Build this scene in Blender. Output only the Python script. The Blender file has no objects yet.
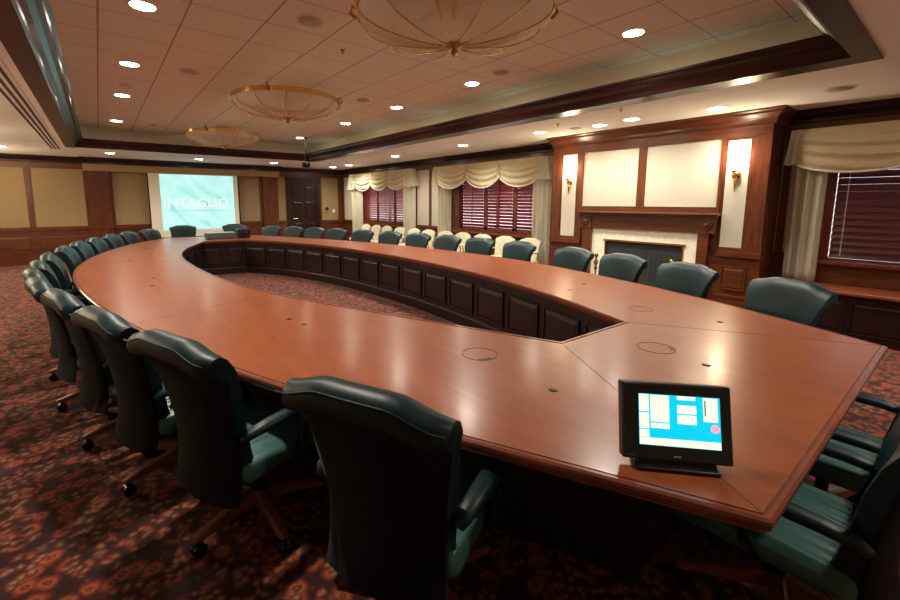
import bpy, bmesh, math, random
from mathutils import Vector, Matrix
random.seed(7)
S = bpy.context.scene
C = S.collection
PI = math.pi

# ------------------------------------------------------------------ helpers
def link(o):
    C.objects.link(o); return o
def tag(o, label=None, cat=None, group=None, kind=None):
    if label: o['label'] = label
    if cat: o['category'] = cat
    if group: o['group'] = group
    if kind: o['kind'] = kind
    return o
def empty(name, loc=(0, 0, 0), rz=0.0):
    o = bpy.data.objects.new(name, None); link(o)
    o.empty_display_size = .1
    o.location = loc; o.rotation_euler = (0, 0, rz)
    return o
def obj(name, bm, mat, parent=None, smooth=False, loc=None):
    me = bpy.data.meshes.new(name)
    bmesh.ops.recalc_face_normals(bm, faces=bm.faces[:])
    if smooth:
        for f in bm.faces: f.smooth = True
    bm.to_mesh(me); bm.free()
    if mat is not None:
        for m in (mat if isinstance(mat, (list, tuple)) else [mat]): me.materials.append(m)
    o = bpy.data.objects.new(name, me); link(o)
    if parent: o.parent = parent
    if loc: o.location = loc
    if smooth == 'auto':
        me.set_sharp_from_angle(angle=math.radians(38))
    return o
def copy_tree(o, parent=None):
    c = o.copy(); link(c)
    if parent: c.parent = parent
    for ch in [x for x in o.children]:
        copy_tree(ch, c)
    return c
def B(): return bmesh.new()
def box(bm, x0, x1, y0, y1, z0, z1, bev=0, seg=2):
    vs = [bm.verts.new((x, y, z)) for x in (x0, x1) for y in (y0, y1) for z in (z0, z1)]
    idx = [(0, 1, 3, 2), (4, 6, 7, 5), (0, 4, 5, 1), (2, 3, 7, 6), (0, 2, 6, 4), (1, 5, 7, 3)]
    fs = [bm.faces.new([vs[i] for i in f]) for f in idx]
    if bev:
        es = list({e for f in fs for e in f.edges})
        bmesh.ops.bevel(bm, geom=es, offset=bev, segments=seg, affect='EDGES', profile=.5)
    return bm
def quad(bm, a, b, c, d):
    return bm.faces.new([bm.verts.new(p) for p in (a, b, c, d)])
def frame_of(d):
    d = d.normalized()
    up = Vector((0, 0, 1)) if abs(d.z) < .95 else Vector((0, 1, 0))
    s = d.cross(up).normalized(); u = s.cross(d).normalized()
    return s, u
def tube(bm, pts, r, n=8, cap=True, sx=1.0, sy=1.0):
    pts = [Vector(p) for p in pts]
    rings = []
    for i, p in enumerate(pts):
        d = pts[min(i + 1, len(pts) - 1)] - pts[max(i - 1, 0)]
        s, u = frame_of(d)
        rr = r[i] if isinstance(r, (list, tuple)) else r
        rings.append([bm.verts.new(p + s * (math.cos(2 * PI * k / n) * rr * sx) + u * (math.sin(2 * PI * k / n) * rr * sy)) for k in range(n)])
    for a, b in zip(rings, rings[1:]):
        for k in range(n):
            bm.faces.new((a[k], a[(k + 1) % n], b[(k + 1) % n], b[k]))
    if cap:
        bm.faces.new(rings[0][::-1]); bm.faces.new(rings[-1])
    return bm
def lathe(bm, prof, n=24, center=(0, 0, 0), axis='z'):
    cx, cy, cz = center
    rings = []
    for (r, h) in prof:
        ring = []
        for k in range(n):
            a = 2 * PI * k / n
            p = (r * math.cos(a), r * math.sin(a), h)
            if axis == 'x': p = (p[2], p[0], p[1])
            if axis == 'y': p = (p[0], p[2], p[1])
            ring.append(bm.verts.new((cx + p[0], cy + p[1], cz + p[2])))
        rings.append(ring)
    for a, b in zip(rings, rings[1:]):
        for k in range(n):
            bm.faces.new((a[k], a[(k + 1) % n], b[(k + 1) % n], b[k]))
    bm.faces.new(rings[0][::-1]); bm.faces.new(rings[-1])
    return bm
def prism(bm, prof, a0, a1, axis):
    """closed 2-D profile extruded along an axis: axis 'x' -> prof is (y,z), axis 'y' -> prof is (x,z)"""
    def P(p, a): return (a, p[0], p[1]) if axis == 'x' else ((p[0], a, p[1]) if axis == 'y' else (p[0], p[1], a))
    r0 = [bm.verts.new(P(p, a0)) for p in prof]; r1 = [bm.verts.new(P(p, a1)) for p in prof]
    n = len(prof)
    for k in range(n): bm.faces.new((r0[k], r0[(k + 1) % n], r1[(k + 1) % n], r1[k]))
    bm.faces.new(r0[::-1]); bm.faces.new(r1)
    return bm
def rect_sweep(bm, prof, x0, x1, y0, y1):
    """profile points (inset, z) swept round a rectangle, inset towards its inside; closed profile"""
    rings = [[bm.verts.new(p) for p in ((x0 + d, y0 + d, z), (x1 - d, y0 + d, z), (x1 - d, y1 - d, z), (x0 + d, y1 - d, z))] for d, z in prof]
    n = len(rings)
    for i in range(n):
        a, b = rings[i], rings[(i + 1) % n]
        for k in range(4): bm.faces.new((a[k], a[(k + 1) % 4], b[(k + 1) % 4], b[k]))
    return bm
def raised(bm, side, pos, u0, u1, z0, z1, d=.012, b=.03):
    """raised panel on a plane: side 'x' plane x=pos facing -x, 'y' plane y=pos facing -y"""
    def P(u, z, h): return (pos - h, u, z) if side == 'x' else (u, pos - h, z)
    o = [P(u0, z0, 0), P(u1, z0, 0), P(u1, z1, 0), P(u0, z1, 0)]
    m = [P(u0, z0, d), P(u1, z0, d), P(u1, z1, d), P(u0, z1, d)]
    k = .012
    m2 = [P(u0 + k, z0 + k, d), P(u1 - k, z0 + k, d), P(u1 - k, z1 - k, d), P(u0 + k, z1 - k, d)]
    g = [P(u0 + k * 1.6, z0 + k * 1.6, .002), P(u1 - k * 1.6, z0 + k * 1.6, .002), P(u1 - k * 1.6, z1 - k * 1.6, .002), P(u0 + k * 1.6, z1 - k * 1.6, .002)]
    i = [P(u0 + b + k, z0 + b + k, d * .8), P(u1 - b - k, z0 + b + k, d * .8), P(u1 - b - k, z1 - b - k, d * .8), P(u0 + b + k, z1 - b - k, d * .8)]
    loops = [[bm.verts.new(p) for p in L] for L in (o, m, m2, g, i)]
    for a, c in zip(loops, loops[1:]):
        for q in range(4): bm.faces.new((a[q], a[(q + 1) % 4], c[(q + 1) % 4], c[q]))
    bm.faces.new(loops[-1])
    return bm

# ------------------------------------------------------------------ materials
def mat(name, col=(.5, .5, .5), rough=.5, metal=0, coat=0, emis=None, estr=0, spec=.5, sheen=0):
    m = bpy.data.materials.new(name); m.use_nodes = True
    b = m.node_tree.nodes['Principled BSDF']
    b.inputs['Base Color'].default_value = (*col, 1); b.inputs['Roughness'].default_value = rough
    b.inputs['Metallic'].default_value = metal; b.inputs['Coat Weight'].default_value = coat
    b.inputs['Coat Roughness'].default_value = .12
    b.inputs['Specular IOR Level'].default_value = spec
    b.inputs['Sheen Weight'].default_value = sheen
    if emis:
        b.inputs['Emission Color'].default_value = (*emis, 1); b.inputs['Emission Strength'].default_value = estr
    return m
def N(m, t, **k):
    n = m.node_tree.nodes.new(t)
    for a, v in k.items(): setattr(n, a, v)
    return n
def L(m, a, b): m.node_tree.links.new(a, b)
def bsdf(m): return m.node_tree.nodes['Principled BSDF']
def ramp(m, fac, stops, interp='LINEAR'):
    r = N(m, 'ShaderNodeValToRGB'); r.color_ramp.interpolation = interp
    e = r.color_ramp.elements
    while len(e) < len(stops): e.new(.5)
    for x, (p, c) in zip(e, stops): x.position = p; x.color = (*c, 1)
    L(m, fac, r.inputs[0]); return r.outputs[0]
def coords(m, scale=(1, 1, 1), out='Object', rot=(0, 0, 0)):
    t = N(m, 'ShaderNodeTexCoord'); mp = N(m, 'ShaderNodeMapping')
    mp.inputs['Scale'].default_value = scale; mp.inputs['Rotation'].default_value = rot
    L(m, t.outputs[out], mp.inputs[0]); return mp.outputs[0]
def noise(m, vec, scale=5, detail=4, rough=.55, dist=0):
    n = N(m, 'ShaderNodeTexNoise'); n.inputs['Scale'].default_value = scale; n.inputs['Detail'].default_value = detail
    n.inputs['Roughness'].default_value = rough; n.inputs['Distortion'].default_value = dist
    L(m, vec, n.inputs['Vector']); return n.outputs['Fac']
def bump(m, h, strength=.2, dist=.01):
    b = N(m, 'ShaderNodeBump'); b.inputs['Strength'].default_value = strength; b.inputs['Distance'].default_value = dist
    L(m, h, b.inputs['Height']); L(m, b.outputs[0], bsdf(m).inputs['Normal'])
def wood(name, dark, light, scale, rough=.35, coat=.3, gscale=3.0):
    m = mat(name, light, rough, coat=coat)
    v = coords(m, scale)
    f = noise(m, v, gscale, 6, .62, .6)
    L(m, ramp(m, f, [(.3, dark), (.7, light)]), bsdf(m).inputs['Base Color'])
    return m
def fabric(name, a, b, scale=(60, 60, 60), rough=.9, bs=.15, sheen=.1):
    m = mat(name, a, rough, spec=.2, sheen=sheen)
    v = coords(m, scale)
    f = noise(m, v, 3, 3, .6)
    L(m, ramp(m, f, [(.3, a), (.7, b)]), bsdf(m).inputs['Base Color'])
    bump(m, f, bs, .004)
    return m

M = {}
M['maho_v'] = wood('mahogany_upright', (.056, .0145, .006), (.160, .0435, .0135), (9, 9, .8), .34, .10)
M['maho_x'] = wood('mahogany_rail', (.056, .0145, .006), (.160, .0435, .0135), (1.0, 1.0, 12), .34, .10)
M['crown'] = wood('mahogany_crown', (.011, .004, .0038), (.028, .0085, .0065), (1.0, 1.0, 12), .30, .10)
for k_ in ('maho_v', 'maho_x', 'crown'): bsdf(M[k_]).inputs['Specular IOR Level'].default_value = .36
M['table'] = wood('cherry_tabletop', (.215, .047, .013), (.30, .074, .021), (7, .9, 4), .30, .22, 2.2)
bsdf(M['table']).inputs['Coat Roughness'].default_value = .17
M['table_edge'] = wood('cherry_edge', (.15, .035, .018), (.27, .07, .032), (3, 3, 9), .28, .4)
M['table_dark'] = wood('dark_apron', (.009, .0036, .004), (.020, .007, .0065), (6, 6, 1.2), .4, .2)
M['seam'] = mat('seam_dark', (.03, .01, .006), .5)
M['leg_wood'] = wood('chair_leg_wood', (.16, .05, .022), (.30, .10, .045), (8, 8, 8), .32, .3)
M['black'] = mat('black_plastic', (.008, .009, .011), .35)
M['black_gloss'] = mat('black_gloss', (.006, .007, .009), .16, coat=.4)
M['brass'] = mat('polished_brass', (.78, .50, .18), .22, metal=1)
M['brass_dark'] = mat('aged_brass', (.45, .24, .09), .3, metal=1)
M['white_plate'] = mat('white_plate', (.75, .72, .62), .4)
M['grey_box'] = mat('grey_metal', (.12, .14, .14), .45, metal=.2)
M['case_lid'] = mat('case_lid', (.32, .36, .34), .4)
M['trim_ring'] = mat('light_trim_ring', (.8, .76, .68), .5)
M['grille'] = mat('grille_cloth', (.46, .44, .38), .7)
M['glow'] = mat('downlight_lens', (1, 1, 1), .5, emis=(1, .90, .74), estr=22)
M['sconce_glass'] = mat('sconce_glass', (1, .95, .85), .5, emis=(1, .80, .50), estr=22)
M['soffit'] = mat('soffit_paint', (.86, .88, .84), .85, spec=.2)
M['riser'] = mat('riser_paint', (.82, .72, .55), .85, spec=.2)
M['marble'] = mat('cream_marble', (.78, .73, .58), .3)
v = coords(M['marble'], (3, 3, 3)); f = noise(M['marble'], v, 6, 6, .65, 1.2)
L(M['marble'], ramp(M['marble'], f, [(.35, (.74, .69, .52)), (.6, (.90, .86, .72))]), bsdf(M['marble']).inputs['Base Color'])
M['firebox'] = mat('firebox', (.02, .022, .024), .7)
M['mesh'] = mat('fire_screen', (.045, .055, .056), .5, metal=.4)
M['glass'] = mat('window_glass', (1, 1, 1), .02)
bsdf(M['glass']).inputs['Transmission Weight'].default_value = 1.0
M['cream'] = fabric('cream_upholstery', (.50, .45, .30), (.60, .55, .39))
M['drape'] = fabric('cream_drape', (.80, .76, .60), (.90, .86, .70), (40, 40, 14), .8)
M['swag'] = fabric('swag_damask', (.58, .50, .30), (.72, .64, .42), (40, 40, 14), .75)
M['swag_edge'] = fabric('swag_trim', (.90, .88, .82), (.96, .94, .9))
M['slat'] = mat('shutter_slat', (.30, .030, .024), .30, coat=.3)
M['shutter'] = wood('shutter_frame', (.10, .018, .012), (.19, .04, .024), (9, 9, .8), .32, .3)
M['blind'] = mat('blind_slat', (.085, .016, .014), .3, coat=.3)
M['vent'] = mat('vent_slot', (.02, .015, .012), .6)

# wall cloth: warm linen weave
m = M['wallcloth'] = mat('wall_cloth', (.6, .5, .34), .9, spec=.15)
v = coords(m, (1, 1, 1)); f = noise(m, coords(m, (6, 6, 90)), 3, 4, .6)
L(m, ramp(m, f, [(.3, (.52, .475, .375)), (.7, (.61, .565, .46))]), bsdf(m).inputs['Base Color'])
bump(m, f, .12, .004)
m = M['shadedcloth'] = mat('shaded_wall_cloth', (.4, .3, .2), .9, spec=.15)  # darker copy of the wall cloth: dimmer far-wall light painted into its colour
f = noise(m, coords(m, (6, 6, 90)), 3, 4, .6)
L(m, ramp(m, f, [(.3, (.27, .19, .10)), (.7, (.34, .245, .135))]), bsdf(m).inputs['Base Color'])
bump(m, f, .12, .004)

# ceiling tile with lay-in grid
m = M['tile'] = mat('acoustic_tile', (.5, .42, .32), .95, spec=.1)
t = N(m, 'ShaderNodeTexCoord'); sp = N(m, 'ShaderNodeSeparateXYZ'); L(m, t.outputs['Object'], sp.inputs[0])
def gridline(src, off, step, w):
    a = N(m, 'ShaderNodeMath', operation='SUBTRACT'); L(m, src, a.inputs[0]); a.inputs[1].default_value = off - step * 50 - step / 2
    d = N(m, 'ShaderNodeMath', operation='DIVIDE'); L(m, a.outputs[0], d.inputs[0]); d.inputs[1].default_value = step
    fr = N(m, 'ShaderNodeMath', operation='FRACT'); L(m, d.outputs[0], fr.inputs[0])
    s = N(m, 'ShaderNodeMath', operation='SUBTRACT'); L(m, fr.outputs[0], s.inputs[0]); s.inputs[1].default_value = .5
    ab = N(m, 'ShaderNodeMath', operation='ABSOLUTE'); L(m, s.outputs[0], ab.inputs[0])
    lt = N(m, 'ShaderNodeMath', operation='LESS_THAN'); L(m, ab.outputs[0], lt.inputs[0]); lt.inputs[1].default_value = w / step / 2
    return lt.outputs[0]
ga = gridline(sp.outputs['X'], .13, .612, .016); gb = gridline(sp.outputs['Y'], 4.725, .592, .010)
mx = N(m, 'ShaderNodeMath', operation='MAXIMUM'); L(m, ga, mx.inputs[0]); L(m, gb, mx.inputs[1])
f = noise(m, coords(m, (1, 1, 1)), 160, 3, .7)
base = ramp(m, f, [(.35, (.73, .755, .67)), (.65, (.82, .845, .755))])
mixn = N(m, 'ShaderNodeMix', data_type='RGBA'); L(m, mx.outputs[0], mixn.inputs['Factor']); L(m, base, mixn.inputs['A'])
mixn.inputs['B'].default_value = (.38, .39, .34, 1); L(m, mixn.outputs['Result'], bsdf(m).inputs['Base Color'])
bump(m, f, .08, .003)

# patterned carpet: rosettes over a dark wine ground
m = M['carpet'] = mat('floral_carpet', (.1, .02, .02), .95, spec=.1, sheen=.15)
v = coords(m, (1, 1, 1))
nd = N(m, 'ShaderNodeTexNoise'); nd.inputs['Scale'].default_value = 9; nd.inputs['Detail'].default_value = 3; L(m, v, nd.inputs['Vector'])
sc = N(m, 'ShaderNodeVectorMath', operation='SCALE'); L(m, nd.outputs['Color'], sc.inputs[0]); sc.inputs['Scale'].default_value = .07
ad = N(m, 'ShaderNodeVectorMath', operation='ADD'); L(m, v, ad.inputs[0]); L(m, sc.outputs[0], ad.inputs[1])
def voro(scale, vec):
    w = N(m, 'ShaderNodeTexVoronoi', voronoi_dimensions='2D'); w.inputs['Scale'].default_value = scale; L(m, vec, w.inputs['Vector']); return w
w1 = voro(9.5, ad.outputs[0]); w2 = voro(21.0, ad.outputs[0])
ring = ramp(m, w1.outputs['Distance'], [(.0, (.42, .22, .08)), (.10, (.20, .025, .016)), (.22, (.62, .15, .05)), (.36, (.34, .045, .028)), (.50, (.07, .019, .016)), (1, (.045, .016, .014))])
small = ramp(m, w2.outputs['Distance'], [(.0, (.46, .34, .16)), (.16, (.30, .20, .10)), (.3, (.34, .05, .03)), (.5, (.08, .022, .016)), (1, (.045, .016, .014))])
nz = noise(m, v, 4.5, 3, .6)
sel = ramp(m, nz, [(.47, (0, 0, 0)), (.54, (1, 1, 1))])
mixn = N(m, 'ShaderNodeMix', data_type='RGBA'); L(m, sel, mixn.inputs['Factor']); L(m, small, mixn.inputs['A']); L(m, ring, mixn.inputs['B'])
f2 = noise(m, v, 220, 2, .7)
mul = N(m, 'ShaderNodeMix', data_type='RGBA', blend_type='MULTIPLY'); mul.inputs['Factor'].default_value = .75
L(m, mixn.outputs['Result'], mul.inputs['A']); L(m, f2, mul.inputs['B']); L(m, mul.outputs['Result'], bsdf(m).inputs['Base Color'])
bump(m, f2, .5, .01)

# green leather, dark chair cloth
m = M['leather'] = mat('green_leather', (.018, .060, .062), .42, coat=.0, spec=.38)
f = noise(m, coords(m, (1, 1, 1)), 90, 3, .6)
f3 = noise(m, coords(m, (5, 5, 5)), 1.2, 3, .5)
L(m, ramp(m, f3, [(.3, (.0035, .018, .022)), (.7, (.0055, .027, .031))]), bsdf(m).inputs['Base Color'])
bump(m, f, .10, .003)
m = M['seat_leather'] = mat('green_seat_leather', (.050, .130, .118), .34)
vv = coords(m, (1, 1, 1))
wv = N(m, 'ShaderNodeTexWave'); wv.wave_type = 'BANDS'; wv.bands_direction = 'X'
wv.inputs['Scale'].default_value = 5; wv.inputs['Distortion'].default_value = 9; wv.inputs['Detail'].default_value = 2; wv.inputs['Detail Scale'].default_value = .6
L(m, coords(m, (1.4, .35, 1), rot=(0, 0, .25)), wv.inputs['Vector'])
bump(m, wv.outputs['Fac'], .35, .02)
M['chair_cloth'] = fabric('dark_chair_cloth', (.0028, .0042, .0055), (.0062, .0085, .0105), (120, 120, 120), .95, .3, .05)

# projected slide on the screen: pale cyan wash with soft diagonal streaks
m = M['slide'] = mat('projected_slide', (.12, .14, .14), .9)
v = coords(m, (1.0, 1.0, 1.6), 'Object', (0, .7, 0))
mp2 = N(m, 'ShaderNodeMapping'); mp2.inputs['Scale'].default_value = (.55, 1, 1.7); L(m, coords(m, (1, 1, 1), 'Object', (0, -.75, 0)), mp2.inputs[0])
f = noise(m, mp2.outputs[0], 1.9, 3, .5, .3)
colr = ramp(m, f, [(.28, (.14, .36, .36)), (.40, (.40, .84, .80)), (.60, (.54, .94, .88)), (.72, (.88, .94, .72))])
L(m, colr, bsdf(m).inputs['Emission Color']); bsdf(m).inputs['Emission Strength'].default_value = .40
M['slide_text'] = mat('slide_text', (.15, .16, .15), .9, emis=(.84, .98, .86), estr=.42)
M['slide_rule'] = mat('slide_rule', (.1, .15, .15), .9, emis=(.20, .52, .58), estr=.34)
M['screen_cloth'] = mat('screen_cloth', (.78, .74, .62), .8)
M['ui_blue'] = mat('display_blue', (0, .3, .5), .3, emis=(.0, .42, .58), estr=.62)
M['ui_white'] = mat('display_white', (.9, .9, .9), .3, emis=(.86, .93, .78), estr=.40)
M['ui_pink'] = mat('display_pink', (.8, .3, .4), .3, emis=(.95, .32, .42), estr=.55)
M['ui_glow'] = mat('display_edge', (.8, .9, .9), .3, emis=(.10, .35, .85), estr=1.6)

# ------------------------------------------------------------------ camera
HC = 1.6
cam = bpy.data.cameras.new('camera'); co = bpy.data.objects.new('camera', cam); link(co)
yaw, pit = -0.655340093, -0.134496524
fwd = Vector((-math.sin(yaw) * math.cos(pit), math.cos(yaw) * math.cos(pit), math.sin(pit)))
co.location = (0, 0, HC); co.rotation_euler = fwd.to_track_quat('-Z', 'Y').to_euler()
cam.sensor_fit = 'HORIZONTAL'; cam.sensor_width = 36
cam.lens = 419.72 / 900 * 36
cam.shift_x = (450 - 423.737) / 900; cam.shift_y = -(300 - 258.146) / 900
cam.clip_start = .02
S.camera = co

# ------------------------------------------------------------------ room shell
XL, XR, YB, YF = -2.6, 7.3, -1.95, 14.52
ZS, ZT = 2.75, 3.23                       # soffit, tray ceiling
def struct(name, bm, m, smooth=False, parent=None, label=None):
    o = obj(name, bm, m, parent, smooth)
    if not parent: tag(o, kind='structure', label=label)
    return o
struct('floor', box(B(), XL - .2, XR + .25, YB - .2, YF + .2, -.1, 0), M['carpet'], label='dark red carpet with a floral pattern over the whole room')
struct('wall_left', box(B(), XL - .2, XL, YB - .2, YF + .2, 0, ZS + .7), M['wallcloth'])
struct('wall_back', box(B(), XL, XR + .3, YB - .2, YB, 0, ZS + .7), M['wallcloth'])
# far wall with an opening-free face; door stands in front of it
struct('wall_far', box(B(), XL, XR + .3, YF, YF + .2, 0, ZS + .7), M['shadedcloth'])
# right wall, with three window openings
WIN = [(9.95, 12.95), (5.3, 8.3), (-1.3, 1.11)]
WZ0, WZ1 = .88, 2.46
wr = B()
ys = [YB]
for a, b in sorted(WIN): ys += [a, b]
ys.append(YF)
for i in range(0, len(ys), 2): box(wr, XR, XR + .25, ys[i], ys[i + 1], 0, ZS + .7)
for a, b in WIN:
    box(wr, XR, XR + .25, a, b, 0, WZ0); box(wr, XR, XR + .25, a, b, WZ1, ZS + .7)
struct('wall_right', wr, M['wallcloth'])

# soffit ring round the tray (its opening is the rectangle TX, TY)
TX0, TX1, TY0, TY1 = -.30, 4.85, .72, 11.75
sof = B()
def soffit(x0, x1, y0, y1): box(sof, x0, x1, y0, y1, ZS, ZS + .06)
soffit(XL, TX0 - .02, YB, YF); soffit(TX1 + .02, XR, YB, YF)
soffit(TX0 - .02, TX1 + .02, YB, TY0 - .02); soffit(TX0 - .02, TX1 + .02, TY1 + .02, YF)
struct('ceiling_soffit', sof, M['soffit'], label='cream painted lower ceiling around the tray')
# cove risers and tiled tray ceiling
RX0, RX1, RY0, RY1 = -.72, 5.22, .30, 12.17
ris = B()
box(ris, RX0 - .05, RX0, RY0, RY1, ZS + .06, ZT); box(ris, RX1, RX1 + .05, RY0, RY1, ZS + .06, ZT)
box(ris, RX0, RX1, RY0 - .05, RY0, ZS + .06, ZT); box(ris, RX0, RX1, RY1, RY1 + .05, ZS + .06, ZT)
struct('ceiling_riser', ris, M['riser'])
struct('ceiling_tile', box(B(), RX0 - .05, RX1 + .05, RY0 - .05, RY1 + .05, ZT, ZT + .05), M['tile'], label='brown acoustic tile ceiling in the raised tray')
# tray crown: springs from the soffit edge and curls into the tray
cp = [(-.02, ZS), (.0, ZS - .004), (.012, ZS + .008), (.02, ZS + .03), (.035, ZS + .05), (.05, ZS + .07), (.085, ZS + .10), (.118, ZS + .115), (.13, ZS + .14), (.148, ZS + .15), (.15, ZS + .17), (.10, ZS + .17), (-.02, ZS + .10)]
struct('trim_1', rect_sweep(B(), cp, TX0, TX1, TY0, TY1), M['crown'], label='dark mahogany crown moulding around the ceiling tray')
# flat board on the soffit round the opening
bb = B()
box(bb, TX0 - .16, TX0, TY0 - .15, TY1 + .15, ZS - .012, ZS + .01); box(bb, TX1, TX1 + .26, TY0 - .15, TY1 + .15, ZS - .012, ZS + .01)
box(bb, TX0, TX1, TY0 - .15, TY0, ZS - .012, ZS + .01); box(bb, TX0, TX1, TY1, TY1 + .03, ZS - .012, ZS + .01)
struct('trim_2', bb, M['crown'], label='flat mahogany board edging the ceiling tray')
# wall crown round the room
wc = [(0, ZS), (.115, ZS), (.115, ZS - .02), (.095, ZS - .035), (.085, ZS - .06), (.05, ZS - .095), (.03, ZS - .12), (.03, ZS - .15), (.02, ZS - .19), (0, ZS - .19)]
struct('trim_3', rect_sweep(B(), wc, XL, XR, YB, YF), M['crown'], label='dark mahogany crown moulding along the walls')

# --- far wall woodwork
fw = B()
for x0, x1 in ((-2.6, -2.5), (-1.42, -1.31), (-.27, -.20), (5.15, 5.22), (6.36, 6.46), (7.12, 7.3)):
    box(fw, x0, x1, YF - .03, YF, .93, 2.56)
for x0, x1 in ((.27, .35), (4.27, 4.36)): box(fw, x0, x1, YF - .03, YF, .93, 2.56)
struct('trim_4', fw, M['maho_v'], label='mahogany uprights between the cloth panels of the far wall')
fr = B()
box(fr, XL, 5.18, YF - .05, YF, .855, .925); box(fr, XL, 5.18, YF - .035, YF, .925, .95); box(fr, 6.37, XR, YF - .05, YF, .82, .925)
box(fr, XL, XR, YF - .028, YF, 2.44, 2.58)
box(fr, XL, 5.18, YF - .022, YF, 0, .87); box(fr, 6.37, XR, YF - .022, YF, 0, .87)
box(fr, XL, 5.18, YF - .04, YF, 0, .29); box(fr, XL, 5.18, YF - .05, YF, .29, .315); box(fr, 6.37, XR, YF - .04, YF, 0, .29)
for x0, x1 in ((-2.5, -1.44), (-1.28, -.24), (.40, 2.2), (2.35, 4.2)): raised(fr, 'y', YF - .022, x0, x1, .37, .72)
struct('baseboard_far', fr, M['maho_x'], label='mahogany wainscot and chair rail along the far wall')
# pilasters either side of the screen niche and the cloth header over it
pl = B()
for x0, x1 in ((-.20, .27), (4.36, 4.85)):
    box(pl, x0, x1, YF - .12, YF, 0, 2.40)
    w = x1 - x0
    for k in range(5):
        c0 = x0 + w * (.14 + .155 * k); box(pl, c0, c0 + w * .07, YF - .135, YF - .12, .95, 2.25)
    box(pl, x0 - .02, x1 + .02, YF - .145, YF, 2.30, 2.40); box(pl, x0 - .02, x1 + .02, YF - .145, YF, 0, .30); box(pl, x0 - .02, x1 + .02, YF - .14, YF, .855, .93)
struct('trim_5', pl, M['maho_v'], label='fluted mahogany pilasters flanking the projection screen')
struct('trim_6', box(B(), -.25, 4.88, YF - .24, YF, 2.40, 2.585), M['shadedcloth'], label='tan cloth header box above the projection screen')
hc = B()
pr = [(YF, ZS), (YF - .33, ZS), (YF - .33, ZS - .02), (YF - .31, ZS - .035), (YF - .30, ZS - .06), (YF - .265, ZS - .095), (YF - .25, ZS - .12), (YF - .25, ZS - .17), (YF, ZS - .17)]
prism(hc, pr, -.32, 4.95, 'x')
struct('trim_7', hc, M['crown'], label='crown moulding bumped out over the screen header')
# door with casing
d1 = tag(empty('door_1', (5.78, YF, 0)), 'dark panelled mahogany door beside the projection screen', kind='structure')
dm = B()
box(dm, -.46, .46, -.045, 0, .01, 2.24)
for u0, u1 in ((-.40, -.05), (.05, .40)):
    for z0, z1 in ((.15, .85), (1.0, 1.6), (1.72, 2.12)): raised(dm, 'y', -.045, u0, u1, z0, z1, .012)
obj('door_leaf', dm, M['crown'], d1)
dc = B()
box(dc, -.60, -.46, -.07, 0, 0, 2.38); box(dc, .46, .60, -.07, 0, 0, 2.38); box(dc, -.60, .60, -.072, 0, 2.24, 2.40); box(dc, -.63, .63, -.085, 0, 2.38, 2.43)
obj('door_frame', dc, M['crown'], d1)
dh = B(); tube(dh, [(-.39, -.045, 1.0), (-.39, -.09, 1.0), (-.29, -.092, 1.0)], .013); lathe(dh, [(.03, -.052), (.03, -.045)], 16, (-.39, 0, 1.0), 'y')
obj('door_handle', dh, M['brass'], d1)

# --- right wall woodwork
rw = B()
for y0, y1 in ((14.36, 14.49), (13.0, 13.08), (9.82, 9.90), (9.14, 9.22), (8.35, 8.45), (5.02, 5.1), (1.52, 1.6)):
    box(rw, XR - .03, XR, y0, y1, .93, 2.58)
struct('trim_8', rw, M['maho_v'], label='mahogany uprights of the window wall')
rr = B()
box(rr, XR - .02, XR, YB, YF, 0, .86); box(rr, XR - .06, XR, 1.11, YF, .86, .93); box(rr, XR - .06, XR, YB, -1.3, .86, .93); box(rr, XR - .04, XR, YB, YF, 0, .29)
box(rr, XR - .028, XR, YB, YF, 2.46, 2.58)
for k in range(13): raised(rr, 'x', XR - .02, 5.2 + k * .7, 5.82 + k * .7, .40, .74)
struct('baseboard_right', rr, M['maho_x'], label='mahogany wainscot and chair rail along the window wall')

# --- windows
def window(n, y0, y1):
    w = tag(empty('window_%d' % n, (XR, (y0 + y1) / 2, WZ0)), kind='structure')
    w['label'] = ['dark framed window at the far end of the window wall', 'dark framed window beside the fireplace, toward the screen', 'dark framed window behind the low bench cabinet'][n - 1]
    h = (y1 - y0) / 2; zt = WZ1 - WZ0
    f = B()
    box(f, -.04, .2, -h - .09, -h + .05, -.08, zt + .08); box(f, -.04, .2, h - .05, h + .09, -.08, zt + .08)
    box(f, -.04, .2, -h, h, zt - .05, zt + .08); box(f, .10, .16, -.03, .03, 0, zt)
    obj('window_frame', f, M['shutter'], w)
    obj('window_sill', box(B(), -.09, .2, -h - .1, h + .1, -.07, -.02, .008), M['shutter'], w)
    obj('pane', box(B(), .12, .126, -h, h, 0, zt), M['glass'], w)
for i, (a, b) in enumerate(WIN): window(i + 1, a, b)

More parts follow.
